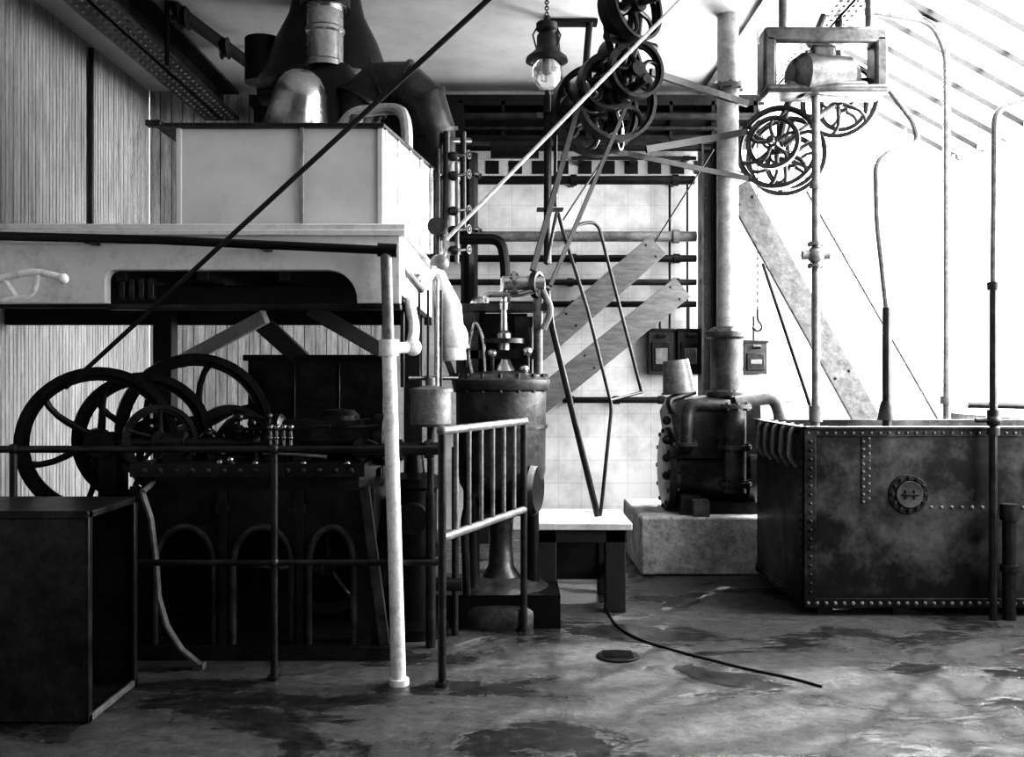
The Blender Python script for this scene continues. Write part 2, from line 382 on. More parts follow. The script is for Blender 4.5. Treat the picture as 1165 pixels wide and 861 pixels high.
# ducts + boiler drum behind tank
b=B('boiler_with_flues',[STEEL,IRON,IRON2],bevel=0)
cb=at(372,0,6.7)
b.lathe([(0,2.3),(.5,2.3),(.52,2.34),(.5,2.36),(.5,3.1),(.46,3.17),(.3,3.22),(0,3.24)],(cb.x,6.7,0),m=2,seg=36)
s=at(370,0,6.45); zz=lambda v,d=6.45: at(0,v,d).z
b.lathe([(.13,zz(78)),(.13,zz(72)),(.12,zz(70)),(.12,zz(40)),(.13,zz(38)),(.13,zz(34)),(.12,zz(32)),(.12,zz(12)),(.15,zz(12)),(.15,zz(8)),(.15,ZC-.003)],(s.x,6.45,0),m=0,seg=32)
b.cyl((s.x,6.45,zz(11)),(s.x,6.45,ZC-.004),.165,1,seg=30)
b.lathe([(.3,zz(150)),(.28,zz(120)),(.2,zz(92)),(.15,zz(78)),(.14,zz(74))],(s.x+.03,6.5,0),m=1,seg=30)
d0=at(342,106,6.1)
b.lathe([(.21,-.26),(.22,-.23),(.205,-.2),(.18,-.1),(.165,0),(.145,.06),(.11,.11),(.06,.14),(0,.15)],d0,(.2,-.3,1),0,36)
b.cyl(at(342,116,6.15),(cb.x-.1,6.45,3.1),.1,1)
hd=7.25; h=at(372,0,hd)
b.lathe([(.5,zz(104,hd)),(.51,zz(98,hd)),(.46,zz(84,hd)),(.38,zz(50,hd)),(.28,zz(20,hd)),(.25,ZC-.004)],(h.x,hd,0),m=1,seg=36)
b.cyl((h.x,hd,2.3),(h.x,hd,zz(100,hd)),.4,1,seg=30)
b.cyl((h.x-.5,hd+.1,zz(90,hd)),(h.x-.5,hd+.1,zz(40,hd)),.14,1,seg=24); b.cyl((h.x-.5,hd+.1,zz(90,hd)-.05),(h.x,hd,zz(90,hd)-.1),.12,1)
pts=[at(405,145,6.3),at(412,116,6.3),at(432,99,6.3),at(458,99,6.3),at(480,118,6.3),at(490,150,6.35),at(493,205,6.4),at(493,262,6.4)]
b.tube(pts,[.13,.155,.165,.17,.17,.165,.15,.15],2,28)
for i in range(1,7):
    t=(pts[i+1]-pts[i-1]).normalized(); b.lathe([(.155,-.012),(.182,-.012),(.182,.012),(.155,.012)],pts[i],t,2,28,closed=True)
for k in range(10):
    a=k*.63; b.sphere(pts[6]+Vector((.17*math.cos(a),.17*math.sin(a),.0)),.014,0)
b.box((pts[-1].x-.1,6.3,2.28),(pts[-1].x+.1,6.5,pts[-1].z+.02),2)
b.done()
b=B('lagged_overflow_pipe',[PALEP,GREYP])
b.tube([at(385,150,5.9),at(400,128,5.9),at(455,122,5.9),at(463,140,5.7),at(463,256,5.6)],.035,0,fil=.12)
b.cyl(at(405,148,5.9),at(405,132,5.9),.045,1); b.done()

b=B('valve_manifold',[GREYP,WHITEP,IRON2,STEEL])
b.tube([at(508,150,6.2),at(508,250,6.2),at(500,300,6.1),at(500,330,6.0)],.022,2,fil=.1)
b.tube([at(520,185,6.2),at(520,300,6.2)],.014,0); b.tube([at(508,160,6.2),at(534,160,6.6)],.02,2)
b.tube([at(498,170,6.1),at(498,300,5.9)],.016,2); b.tube([at(527,150,6.3),at(527,260,6.3)],.02,2)
for v in(178,200,240,262,285):
    p=at(516,v,6.2); b.sphere(p,.038,2,(1,1,.8)); b.cyl(p,p+Vector((.09,-.05,0)),.01,3); b.wheel(p+Vector((.1,-.055,0)),(1,-.5,0),.03,2,.008,.006,4,.01,sr=.003)
b.lathe([(0,0),(.05,0),(.055,.01),(.055,.03),(.045,.03),(0,.025)],at(497,258,5.9),(0,-1,0),2,20)
b.tube([at(455,338,5.3),at(478,320,5.4),at(497,308,5.5),at(501,322,5.5),at(512,350,5.5),at(516,410,5.5)],[.03,.035,.045,.05,.068,.075],1,16)
b.sphere(at(516,385,5.5),.085,1,(1,1,1.3)); b.flange(at(498,312,5.5),(1,0,.4),.065,m=1); b.flange(at(475,322,5.4),(1,0,.3),.055,m=0)
b.tube([at(445,395,4.9),at(468,396,5.0),at(472,372,5.1),at(467,350,5.2),at(467,335,5.25)],.03,1,fil=.08)
b.sphere(at(470,395,5.0),.045,1); b.sphere(at(500,300,5.5),.055,0)
b.tube([at(497,305,5.5),at(505,290,5.6),at(506,262,6.0)],.02,3,fil=.05)
b.tube([at(455,300,5.1),at(480,330,5.3)],.02,0)
b.tube([at(458,345,5.2),at(458,440,5.3)],.012,2); b.tube([at(463,430,5.3),at(520,430,5.6)],.012,2)
p0=at(490,485,5.4)
b.lathe([(0,0),(.1,0),(.115,.015),(.115,.19),(.122,.19),(.122,.21),(.1,.215),(.03,.23),(.03,.27),(0,.27)],p0,m=0,seg=28)
for u in(477,487,502): b.cyl(at(u,445,5.4),at(u,330,5.4),.007,2)
b.cyl(at(490,485,5.4),at(490,560,5.4),.02,2); b.cyl(at(497,445,5.4),at(497,320,5.4),.014,3)
b.cyl(at(490,560,5.4),(at(490,0,5.4).x,5.4,0),.028,2)
b.done()
b=B('feed_pump',[IRON,IRON2,STEEL])
fp=at(472,0,5.7); fx=fp.x
b.lathe([(0,0),(.2,0),(.2,.06),(.13,.1),(.12,.45),(.17,.48),(.17,.52),(.13,.54),(.13,.85),(.17,.87),(.17,.92),(.06,.95),(.04,1.1),(0,1.1)],(fx,5.7,0),m=0,seg=28)
b.box((fx-.28,5.6,.55),(fx-.1,5.8,.8),0); b.cyl((fx-.19,5.7,0),(fx-.19,5.7,.56),.05,1)
b.cyl((fx,5.58,.7),(fx,5.5,.7),.09,1); b.cyl((fx+.1,5.65,.3),(fx+.28,5.65,.3),.04,1); b.cyl((fx+.24,5.65,0),(fx+.24,5.65,1.1),.02,1)
b.done()

# ================================================================= vertical machine
b=B('vertical_compressor',[CERAM,IRON2,STEEL,GREYP,IRON])
c=at(570,0,6.1); cx,cy=c.x,6.1; Z=lambda v,d=6.1: at(0,v,d).z
b.lathe([(0,0),(.36,0),(.36,.1),(.34,.13),(.3,.14),(.3,.2),(.26,.22),(.12,.26),(.08,.32),(.07,.5),(.08,.62),(.15,.7),(.22,.76),(.26,.84),(.28,.92),(.285,Z(445)),(.3,Z(443)),(.31,Z(436)),(.31,Z(432)),(.28,Z(428)),(.27,Z(426)),(.1,Z(421)),(0,Z(419))],(cx,cy,0),m=0,seg=44)
b.box((cx-.4,cy-.3,0),(cx+.36,cy+.35,.2),4)
for i in range(16):
    a=i*math.tau/16; b.cyl((cx+.285*math.cos(a),cy+.285*math.sin(a),Z(446)),(cx+.285*math.cos(a),cy+.285*math.sin(a),Z(425)),.014,1,seg=6)
b.lathe([(.286,-.01),(.296,-.01),(.296,.01),(.286,.01)],(cx,cy,1.2),m=1,seg=40,closed=True)
for u in(540,604): b.cyl(at(u,428,6.05),at(u,372,6.05),.016,1)
b.tube([at(538,430,6),at(532,400,6),at(540,362,6),at(550,385,6),at(552,425,6)],.012,2,fil=.1)
b.box((at(535,0,6).x,6.0,Z(408,6)),(at(610,0,6).x,6.08,Z(398,6)),1)
b.lathe([(.08,0),(.07,.03),(.045,.08),(.04,.2),(.05,.21),(.05,.25),(.03,.27),(.02,.4),(.03,.4),(.03,.44),(.02,.45),(.02,.6)],at(573,425,6.05),m=2,seg=24)
b.wheel(at(573,388,6.05),(0,0,1),.13,1,.03,.02,4,.03,sr=.008)
b.tube([at(553,345,6),at(553,335,6),at(590,335,6),at(612,330,6)],.018,2,fil=.03)
b.cyl(at(572,322,6),at(618,322,6.05),.045,2,seg=24); b.flange(at(585,322,6),(1,0,0),.075,m=2); b.wheel(at(611,324,6.05),(1,-.5,0),.085,1,.04,.02,4,.03)
b.tube([at(617,330,6.05),at(628,352,6.05),at(618,375,6.05)],.022,3,fil=.05)
b.cyl(at(612,322,6.05),at(612,430,6.15),.03,3); b.box(at(520,345,6.05),at(622,356,6.25),0)
b.cyl(at(545,350,6.2),at(545,428,6.2),.04,0)
b.sphere(at(545,348,6.15),.06,2); b.tube([at(520,345,6.1),at(500,345,6.1),at(505,400,6.1),at(520,440,6.1)],.02,3,fil=.06)
for u,v in((600,400),(596,420),(530,395),(560,402)): b.sphere(at(u,v,5.98),.03,2); b.cyl(at(u,v,5.98),at(u,v+22,6.0),.014,1)
b.box((at(520,0,6.1).x,6.0,Z(356)),(at(545,0,6.1).x,6.2,Z(425)),1); b.box((at(585,0,6.1).x,6.1,Z(360)),(at(606,0,6.1).x,6.25,Z(425)),1)
b.box((at(535,0,6.1).x,6.16,Z(356)),(at(600,0,6.1).x,6.26,Z(425)),4)
b.lathe([(0,-.18),(.14,-.18),(.17,-.15),(.17,.15),(.14,.18),(0,.18)],(cx+.06,cy-.1,.82),(1,-.3,0),4,28)
b.cyl((cx-.18,cy-.15,.2),(cx-.18,cy-.15,1.0),.05,4); b.cyl((cx+.2,cy-.02,.2),(cx+.2,cy-.02,.9),.04,4)
b.tube([(cx-.2,cy-.3,.2),(cx-.22,cy-.3,.7),(cx-.1,cy-.3,.9)],.025,1,fil=.1)
b.done()

# ================================================================= STEAM ENGINE
ax1=(.45,-1,.0); A=Vector(ax1).normalized()
b=B('steam_engine',[IRON,IRON2,STEEL,CERAM,BASEM])
wa=at(112,503,5.4); wb=at(163,498,5.6)
b.wheel(wa,ax1,.42,0,.13,.042,6,.08,.12,.017)
b.wheel(wb,ax1,.38,0,.13,.042,6,.08,.12,.017)
b.wheel(at(222,487,6.35),ax1,.49,0,.13,.045,6,.08,.12,.02)
b.wheel(at(182,500,5.45),ax1,.2,1,.06,.025,5,.05,0,.012)
b.wheel(at(262,505,5.9),ax1,.24,0,.07,.03,6,.05,.1,.012); b.wheel(at(283,508,5.75),ax1,.2,0,.05,.02,6,.05,.1,.012)
b.cyl(wa,at(340,505,5.5),.03,1); b.cyl(at(163,500,5.45),at(222,487,6.5),.035,1); b.cyl(wa,at(300,502,5.9),.03,1)
for u in(128,200): q=at(u,503,5.45); b.box((q.x-.05,5.38,0),(q.x+.05,5.55,q.z-.02),0); b.cyl(q-Vector((.06,0,0)),q+Vector((.06,0,0)),.06,1)
x0=at(232,0,5.3).x; x1=at(432,0,5.3).x
# cast bed: flared side frames with arched openings and thick rims, paler to stand in for edge highlights
XA=at(158,0,5.25).x; XB=at(412,0,5.25).x; XB2=at(440,0,5.25).x
b.box((XA-.03,5.2,.97),(XB+.02,5.98,1.04),4); b.box((XA+.02,5.27,.86),(XB-.02,5.92,.97),4)
def archframe(y0,y1,m,rim):
    ops=[(XA+.1,XA+.42),(XA+.52,XA+.84),(XA+.93,XB-.04)]
    pts=[(XA-.06,0.06),(XA,.9),(XB,.9),(XB2,.06)]
    for (l,r) in ops[::-1]:
        cxx=(l+r)/2; w=(r-l)/2
        pts+=[(r,.06)]+arc(cxx,.5,w,0,180,14,rz=.2)+[(l,.06)]
        if rim:
            path=[Vector((r,y0-.004,.07))]+[Vector((a,y0-.004,z)) for a,z in arc(cxx,.5,w,0,180,14,rz=.2)]+[Vector((l,y0-.004,.07))]
            b.tube(path,.02,3,10)
    b.prism(pts,'y',y0,y1,m)
archframe(5.22,5.32,4,True); archframe(5.85,5.93,0,False)
b.box((XA-.1,5.14,0),(XB2+.03,6.02,.07),4)
# end frame facing the gangway: flared casting with arched opening (in YZ plane)
ep=[(5.2,.06),(5.27,.9),(5.9,.9),(5.96,.06),(5.82,.06)]+arc(5.58,.45,.24,0,180,12,rz=.25)+[(5.34,.06)]
b.prism([(p[0],p[1]) for p in ep],'x',XB-.02,XB+.06,4)
b.beam((XB+.02,5.2,.92),(XB2+.0,5.2,.05),.05,.05,3,up=(0,1,0)); b.beam((XA-.0,5.2,.92),(XA-.06,5.2,.05),.04,.05,4,up=(0,1,0))
for x in (XA+.47,XA+.885): b.beam((x,5.2,.9),(x,5.2,.07),.035,.03,4,up=(0,1,0)); b.flange((x,5.2,.8),(0,1,0),.035,.02,3,0)
b.rivets((XA+.05,5.2,1.005),(XB-.05,5.2,1.005),14,(0,-1,0),.016,3)
# inner crank disc & connecting work visible through the arches
b.wheel((XA+.28,5.6,.45),(0,-1,0),.3,1,.06,.04,6,.06); b.wheel((XA+.95,5.62,.42),(0,-1,0),.28,1,.06,.03,5,.06)
b.cyl((XA+.28,5.5,.45),(XA+.95,5.5,.42),.03,2); b.box((XA+.35,5.45,.07),(XA+.8,5.8,.3),1)
b.lathe([(0,-.4),(.13,-.4),(.15,-.37),(.15,-.33),(.12,-.31),(.12,.2),(.15,.22),(.15,.27),(.12,.3),(0,.3)],at(385,500,5.6),(1,0,0),1,28)
b.box(at(335,478,5.45),at(420,498,5.75),1); b.lathe([(0,0),(.12,0),(.12,.04),(.09,.07),(0,.08)],at(385,480,5.6),m=1,seg=24)
b.cyl(at(405,513,5.35),at(500,510,5.35),.035,3); b.flange(at(455,512,5.35),(1,0,0),.06,m=3); b.flange(at(488,511,5.35),(1,0,0),.055,m=3)
for u in (308,315,323,331): 
    b.cyl(at(u,518,5.35),at(u,490,5.35),.009,2); b.sphere(at(u,486,5.35),.018,2); b.sphere(at(u,498,5.35),.014,2)
b.cyl(at(300,515,5.3),at(372,520,5.3),.014,2); b.cyl(at(240,530,5.22),at(372,536,5.22),.014,2)
for u,v in((250,528),(262,525),(290,530),(345,530),(395,530)):
    b.cyl(at(u,v+10,5.25),at(u,v,5.25),.03,1); b.sphere(at(u,v-2,5.25),.02,2)
random.seed(3)
for i in range(44):   # rods, levers, small pipes over the bed
    u=random.uniform(225,420); v=random.uniform(482,524); d=random.uniform(5.35,5.8)
    k=random.random()
    if k<.5: b.cyl(at(u,v,d),at(min(430,u+random.uniform(-45,45)),v+random.uniform(-12,10),d+random.uniform(-.1,.1)),random.uniform(.006,.014),random.choice([0,1,2,3]))
    elif k<.8: b.cyl(at(u,528,d),at(u,v-15,d),random.uniform(.008,.02),random.choice([0,1,3])); b.sphere(at(u,v-15,d),.025,1)
    else: b.lathe([(0,-.03),(.06,-.03),(.06,.03),(0,.03)],at(u,v,d),ax1,0,20)
b.box((XA,6.0,0),(XB,6.06,.95),0)
b.done()
b=B('machine_cabinet',[IRON2,IRON],bevel=.008)
p=at(282,480,6.55);q=at(436,407,6.55); b.box((p.x,6.55,0),(q.x,6.69,q.z)); b.box((p.x-.03,6.53,q.z-.02),(q.x+.02,6.69,q.z+.02),1)
for f in(.33,.66): b.box((p.x+(q.x-p.x)*f,6.54,.3),(p.x+(q.x-p.x)*f+.02,6.55,q.z-.04),1)
b.done()
b=B('belt_guard_strip',[GREYP])
pp=[at(162,560,5.0),at(172,590,5.0),at(178,640,5.0),at(181,680,5.0),at(190,712,5.0),at(206,738,5.0),at(228,756,5.0)]
q=[pp[0]]
for i in range(len(pp)-1):
    for t in range(1,5): q.append(pp[i].lerp(pp[i+1],t/4))
for i in range(len(q)-1): b.beam(q[i],q[i+1],.012,.05,0,up=(0,1,0))
b.box((q[-1].x-.03,4.97,0),(q[-1].x+.02,5.03,q[-1].z+.01)); b.cyl(pp[0],at(185,540,5.5),.014,0)
b.done()

# ================================================================= RAILINGS
b=B('pipe_railing',[IRON2,GREYP])
yr=4.82; zr=at(0,511,yr).z; zl=at(0,640,yr).z
x3=at(503,0,yr).x; x2=at(312,0,yr).x
b.cyl((XL+.002,yr,zr),(x3-.02,yr,zr),.018,0); b.cyl((XL+.002,yr,zl),(x3,yr,zl),.016,0)
for x in(x2,x2-1.3): 
    b.cyl((x,yr,0),(x,yr,zr),.018,0); b.cyl((x,yr,0),(x,yr,.02),.035,0)
    b.sphere((x,yr,zr),.028,0); b.sphere((x,yr,zl),.026,0)
b.done()
b=B('barred_gate',[GREYP,IRON2])
P0=Vector((at(503,0,4.72).x,4.72,0)); P1=Vector((at(596,0,5.75).x,5.75,0))
zt0=at(0,490,4.72).z; zb0=at(0,612,4.72).z
b.cyl(P0,P0+Vector((0,0,zt0)),.02,1); b.cyl(P1,P1+Vector((0,0,zt0)),.02,1)
a0=P0+Vector((0,0,zt0)); a1=P1+Vector((0,0,zt0)); b.cyl(a0,a1,.022,0); b.sphere(a0,.028,0); b.sphere(a1,.028,0)
b0=P0+Vector((0,0,zb0)); b1=P1+Vector((0,0,zb0)); b.cyl(b0,b1,.022,0)
for i in range(1,7): b.cyl(b0.lerp(b1,i/7),a0.lerp(a1,i/7),.013,0)
for p in(P0,P1): b.cyl(p,p+Vector((0,0,.02)),.035,1)
b.done()
b=B('steel_bin',[IRON2,IRON,GREYP],bevel=.004)
bx=at(99,0,4.2).x; bz=at(0,582,4.2).z; t=.012
b.box((-3.0,4.2,.0),(bx,4.2+t,bz)); b.box((-3.0,4.75-t,0),(bx,4.75,bz)); b.box((-3.0,4.2,bz-t),(bx,4.75,bz),0); b.box((-3,4.2,0),(-3+t,4.75,bz)); b.box((-3,4.2,0),(bx,4.75,t))
b.box((bx-.3,4.25,.0),(bx-.29,4.7,bz),1)
for (ya,za_,yb_,zb_) in((4.2,0,4.24,bz),(4.71,0,4.75,bz)): b.box((bx-.01,ya,za_),(bx+.008,yb_,zb_),0)
b.box((bx-.01,4.2,0),(bx+.008,4.75,.03),2); b.box((bx-.01,4.2,bz-.03),(bx+.008,4.75,bz)); b.box((-3,4.19,bz-.03),(bx+.008,4.2,bz+.004),0)
b.rivets((-2.9,4.2,.05),(bx-.05,4.2,.05),10,(0,-1,0),.008); b.done()
b=B('water_tap',[WHITEP])
b.tube([Vector((XL+.002,4.6,at(0,330,4.6).z)),at(-30,330,4.6),at(5,315,4.6),at(40,308,4.6),at(72,316,4.6)],.018,fil=.08)
b.tube([at(45,310,4.6),at(38,335,4.6),at(0,343,4.6)],.014,fil=.04); b.tube([at(5,318,4.6),at(20,340,4.6)],.012); b.sphere(at(72,317,4.6),.026); b.done()
b=B('black_conduit',[IRON2])
b.cyl((XL+.03,8.2,2.2),(XL+.03,8.2,4.3),.022)
b.box((XL+.005,8.1,2.15),(XL+.06,8.3,2.4)); b.done()
b=B('hanging_trolley_rail',[IRON])
b.tube([at(190,5,7.3),at(190,75,7.3)],.018,0); b.cyl(at(190,5,7.3),Vector((at(190,0,7.3).x,7.3,ZC-.002)),.02)
p=at(192,5,7.3); q=at(283,72,8.3); b.beam(p,q,.07,.07,0,up=(0,0,1))
for f in(.12,.2,.7):
    c=p.lerp(q,f); b.lathe([(0,-.03),(.09,-.03),(.07,-.01),(.07,.01),(.09,.03),(0,.03)],c+Vector((0,-.06,-.03)),(1,0,0),0,20)
b.cyl(q,Vector((q.x,q.y,ZC-.002)),.03); b.done()

# ================================================================= BENCH
b=B('work_bench',[BENCHT,WOODD],bevel=.006)
bx0,bx1=at(603,0,6.2).x,at(719,0,6.2).x; bzt=.575
for i in range(3): b.box((bx0,6.17+i*.23,bzt-.045),(bx1,6.17+i*.23+.225,bzt),0)
b.box((bx0+.03,6.2,bzt-.13),(bx1-.03,6.23,bzt-.045),1); b.box((bx0+.03,6.8,bzt-.13),(bx1-.03,6.83,bzt-.045),1)
for x in(bx0+.04,bx1-.17):
    for y in(6.2,6.72): b.box((x,y,0),(x+.13,y+.11,bzt-.045),1)
b.box((bx1-.13,6.3,.15),(bx1-.09,6.72,.23),1); b.box((bx0+.05,6.74,.1),(bx1-.05,6.77,.45),1); b.done()

b=B('belt_shifter_rods',[IRON2])
b.tube([Vector((at(680,0,6.5).x,6.5,bzt)),at(628,372,6.6),at(622,330,6.4)],.022)
b.tube([Vector((at(683,0,6.5).x,6.5,bzt)),at(696,462,6.55),at(668,350,6.6),at(640,262,6.6),at(634,238,6.7),at(622,300,6.4)],.012,fil=.06)
b.tube([at(730,446,6.9),at(680,252,6.7),at(655,255,6.6),at(632,310,6.5)],.012,fil=.08)
b.tube([at(730,446,6.9),at(692,456,6.6)],.01)
b.done()

# ================================================================= HORIZONTAL COMPRESSOR
b=B('concrete_plinth',[CONC],bevel=.02); px0,px1=at(729,0,7.35).x,at(866,0,7.35).x; pz=at(0,588,7.35).z
b.box((px0,7.35,0),(px1+.35,8.5,pz)); b.done()
b=B('horizontal_compressor',[CERAM,IRON2,GREYP,STEEL])
cx0=at(757,0,7.6).x; cx1=at(868,0,7.6).x; Z=lambda v,d=7.6: at(0,v,d).z
b.lathe([(0,0),(.24,0),(.33,.02),(.33,.07),(.3,.09),(.28,.12),(.28,.62),(.33,.64),(.33,.72),(.24,.78),(0,.78)],(cx0,7.8,Z(535)),(1,0,0),0,40)
for i in range(12):
    a=i*math.tau/12; b.cyl((cx0,7.8+.3*math.cos(a),Z(535)+.3*math.sin(a)),(cx0+.1,7.8+.3*math.cos(a),Z(535)+.3*math.sin(a)),.018,1,seg=6)
bx=[(cx0+.08,Z(520)),(cx0+.03,Z(470)),(cx0+.08,Z(455)),(cx0+.45,Z(450)),(cx0+.72,Z(455)),(cx0+.74,Z(520))]
b.prism(bx,'y',7.5,8.1,0)
b.box((cx0+.12,7.5,pz),(cx0+.7,8.1,pz+.09),1); b.box((cx0+.1,7.45,pz),(cx0+.25,8.15,pz+.15),0)
for v in (478,500,520,540): b.sphere((cx0-.0,7.55,Z(v)),.035,1)
vx=at(828,0,7.55).x
b.lathe([(.16,0),(.16,.03),(.125,.05),(.125,.44),(.16,.46),(.16,.5),(.13,.52),(.1,.54)],(vx,7.6,Z(450)),m=0,seg=30)
for z in(Z(448),Z(380)): b.flange((vx,7.6,z),(0,0,1),.165,.03,0,8)
b.sphere((vx+.02,7.42,Z(505)),.09,0); 
b.tube([at(836,460,7.35),at(836,560,7.35)],.085,0,20)
for v in(462,508,550): b.flange(at(836,v,7.35),(0,0,1),.125,.03,0,8)
b.tube([at(780,505,7.35),at(782,460,7.35),at(830,462,7.35)],.05,0,16,fil=.1); b.flange(at(780,505,7.35),(0,0,1),.09,.03,0)
b.cyl(at(780,505,7.35),at(780,510,7.6),.06,0)
b.tube([at(836,458,7.4),at(880,452,7.4),at(888,470,7.4),at(885,520,7.4)],.05,2,16,fil=.12)
b.tube([at(765,470,7.5),at(760,455,7.5),at(790,445,7.6)],.03,1,fil=.05)
b.lathe([(.0,0),(.13,0),(.1,.26),(.0,.26)],at(773,447,7.6),(-.12,0,1),2,26); b.lathe([(.13,0),(.14,0),(.14,.015),(.13,.015)],at(773,447,7.6),(-.12,0,1),2,26,closed=True)
b.cyl(at(773,447,7.6),at(773,462,7.7),.05,1)
b.box((cx0+.18,7.36,pz),(cx0+.3,7.5,Z(565)),2)
b.done()
b=B('riser_pipe',[PALEP,GREYP]); rx=vx+.01
b.cyl((rx,7.6,Z(376)),(rx,7.6,ZC-.002),.083,0,seg=24); b.flange((rx,7.6,Z(100)),(0,0,1),.13,.03,1,8); b.flange((rx,7.6,Z(195)),(0,0,1),.1,.02,0,0); b.done()

# ================================================================= RIVETED TANK right
b=B('riveted_brine_tank',[TANKM,IRON2,GREYP],bevel=.004)
ty=6.12; tx=at(915,0,ty).x; tzz=at(0,486,ty).z; TX2=4.2; TY2=7.3; tb=.05; w=.014
b.box((tx,ty,tb),(TX2,ty+w,tzz)); b.box((tx,TY2-w,tb),(TX2,TY2,tzz)); b.box((tx,ty,tb),(tx+w,TY2,tzz)); b.box((TX2-w,ty,tb),(TX2,TY2,tzz)); b.box((tx,ty,tb),(TX2,TY2,tb+w))
b.box((tx+w,ty+w,tzz-.12),(TX2-w,TY2-w,tzz-.1),1)
b.box((tx-.035,ty-.035,tzz-.012),(TX2,ty+.01,tzz+.006),1); b.box((tx-.012,ty-.012,tzz-.06),(TX2,ty,tzz),0)
b.box((tx-.035,ty-.035,tzz-.012),(tx+.01,TY2,tzz+.006),1); b.box((tx-.012,ty,tzz-.06),(tx,TY2,tzz),0)
b.box((tx-.012,ty-.012,tb),(TX2,ty,tb+.06),0); b.box((tx-.012,ty,tb),(tx,TY2,tb+.06),0)
b.box((tx-.014,ty-.014,tb),(tx+.07,ty,tzz),0); b.box((tx-.014,ty-.014,tb),(tx,ty+.07,tzz),0)
for i in range(5): b.box((tx+.1+i*.48,ty+.05,0),(tx+.2+i*.48,TY2-.05,tb),1)
N=(0,-1,0)
b.rivets((tx+.02,ty-.013,tzz-.035),(TX2,ty-.013,tzz-.035),42,N,.012,2); b.rivets((tx+.02,ty-.013,tb+.03),(TX2,ty-.013,tb+.03),42,N,.015,2)
b.rivets((tx+.035,ty-.013,.15),(tx+.035,ty-.013,1.1),18,N,.013)
xs=at(985,0,ty).x; b.box((xs-.03,ty-.006,at(0,572,ty).z),(xs+.03,ty,tzz-.06),0)
b.rivets((xs-.018,ty-.006,.72),(xs-.018,ty-.006,1.1),9,N,.011,2); b.rivets((xs+.018,ty-.006,.74),(xs+.018,ty-.006,1.12),9,N,.011,2)
b.rivets((xs+.35,ty,at(0,577,ty).z),(TX2,ty,at(0,577,ty).z),26,N,.013,2)
b.rivets((3.35,ty,.15),(3.35,ty,1.1),20,N,.013)
b.rivets((tx-.013,ty+.05,tzz-.035),(tx-.013,TY2-.05,tzz-.035),18,(-1,0,0),.012); b.rivets((tx-.013,ty+.05,tb+.03),(tx-.013,TY2-.05,tb+.03),18,(-1,0,0),.014)
b.rivets((tx-.014,ty+.035,.15),(tx-.014,ty+.035,1.1),18,(-1,0,0),.012)
fc=at(1033,562,ty); b.flange(fc,(0,1,0),.125,.03,1,12); b.cyl(fc,fc-Vector((0,.035,0)),.085,0,seg=28); b.box((fc.x-.05,ty-.045,fc.z-.008),(fc.x+.05,ty-.03,fc.z+.008),1); b.box((fc.x-.035,ty-.045,fc.z-.03),(fc.x-.025,ty-.03,fc.z+.03),1); b.box((fc.x+.02,ty-.045,fc.z-.03),(fc.x+.03,ty-.03,fc.z+.03),1)
for i in range(5):
    y=ty+.12+i*.2
    b.tube([(tx+.03,y,tzz+.0),(tx-.05,y,tzz-.02),(tx-.06,y,tzz-.2),(tx-.01,y,tzz-.26)],.018,2,fil=.05)
b.done()

# ================================================================= pipes at right
b=B('valved_riser_pipe',[GREYP,PALEP])
p=at(928,0,7.15); b.cyl((p.x,7.15,1.05),(p.x,7.15,3.72),.03,0)
q=at(928,290,7.15); b.sphere(q,.065,0); b.cyl(q-Vector((.1,0,0)),q+Vector((.1,0,0)),.035,0); b.flange(q+Vector((0,0,.08)),(0,0,1),.06,.02,0); b.flange(q-Vector((0,0,.08)),(0,0,1),.06,.02,0)
b.cyl((p.x,7.15,1.18),(p.x,7.15,1.3),.05,0); b.cyl((p.x,7.15,2.9),(p.x,7.15,2.95),.045,0); b.done()
b=B('vent_pipe',[GREYP]); b.tube([Vector((at(1077,0,7.6).x,7.6,0)),at(1077,60,7.6),at(1060,25,7.6),at(985,12,7.6)],.03,fil=.15); b.flange(at(1077,455,7.6),(0,0,1),.05,.06,0,0); b.done()
b=B('brine_feed_pipe',[IRON2,GREYP])
x=at(1130,0,6.0).x
b.tube([Vector((x,6.0,0)),at(1130,330,6.0)],.024,0); b.tube([at(1130,330,6.0),at(1132,125,6.0),at(1165,113,6.0),at(1330,113,6.0)],.02,1,fil=.15)
for v in(325,470,490): b.cyl(at(1130,v-4,6.0),at(1130,v+5,6.0),.038,0)
b.sphere(at(1130,478,6.0),.045,0); b.cyl(at(1130,478,6.0),at(1110,478,6.0),.015,0)
x=at(1150,0,6.0).x; b.cyl((x,6.02,0),(x,6.02,.62),.04,0); b.cyl((x,6.02,.62),(x,6.02,.72),.055,0); b.cyl((x,6.02,.3),(x,6.02,.34),.055,0); b.done()
b=B('goose_neck_pipe',[GREYP,IRON2])
b.tube([Vector((at(1009,0,7.0).x,7.0,1.1)),at(1009,350,7.0)],.032,1); b.lathe([(.07,0),(.05,.1),(.035,.14)],Vector((at(1009,0,7.0).x,7.0,1.2)),m=1)
b.tube([at(1009,352,7.0),at(998,250,7.0),at(997,185,7.0),at(1015,170,7.0),at(1045,163,7.0),at(1040,140,7.0),at(1010,100,7.3)],.022,0,fil=.12); b.done()
b=B('stay_rods',[GREYP,IRON])
b.cyl(at(908,200,8.2),at(1068,478,7.9),.012,0); b.cyl(at(868,300,7.7),at(922,462,7.25),.014,1)
b.cyl(at(1100,460,8.0),at(1200,462,8.0),.03,1); b.done()
b=B('chain_hoist_hook',[IRON])
for i in range(26):
    q=at(862,250+i*4,7.9); b.lathe([(.012,-.003),(.018,-.003),(.018,.003),(.012,.003)],q,(1,0,0) if i%2 else (0,1,0),0,8,closed=True)
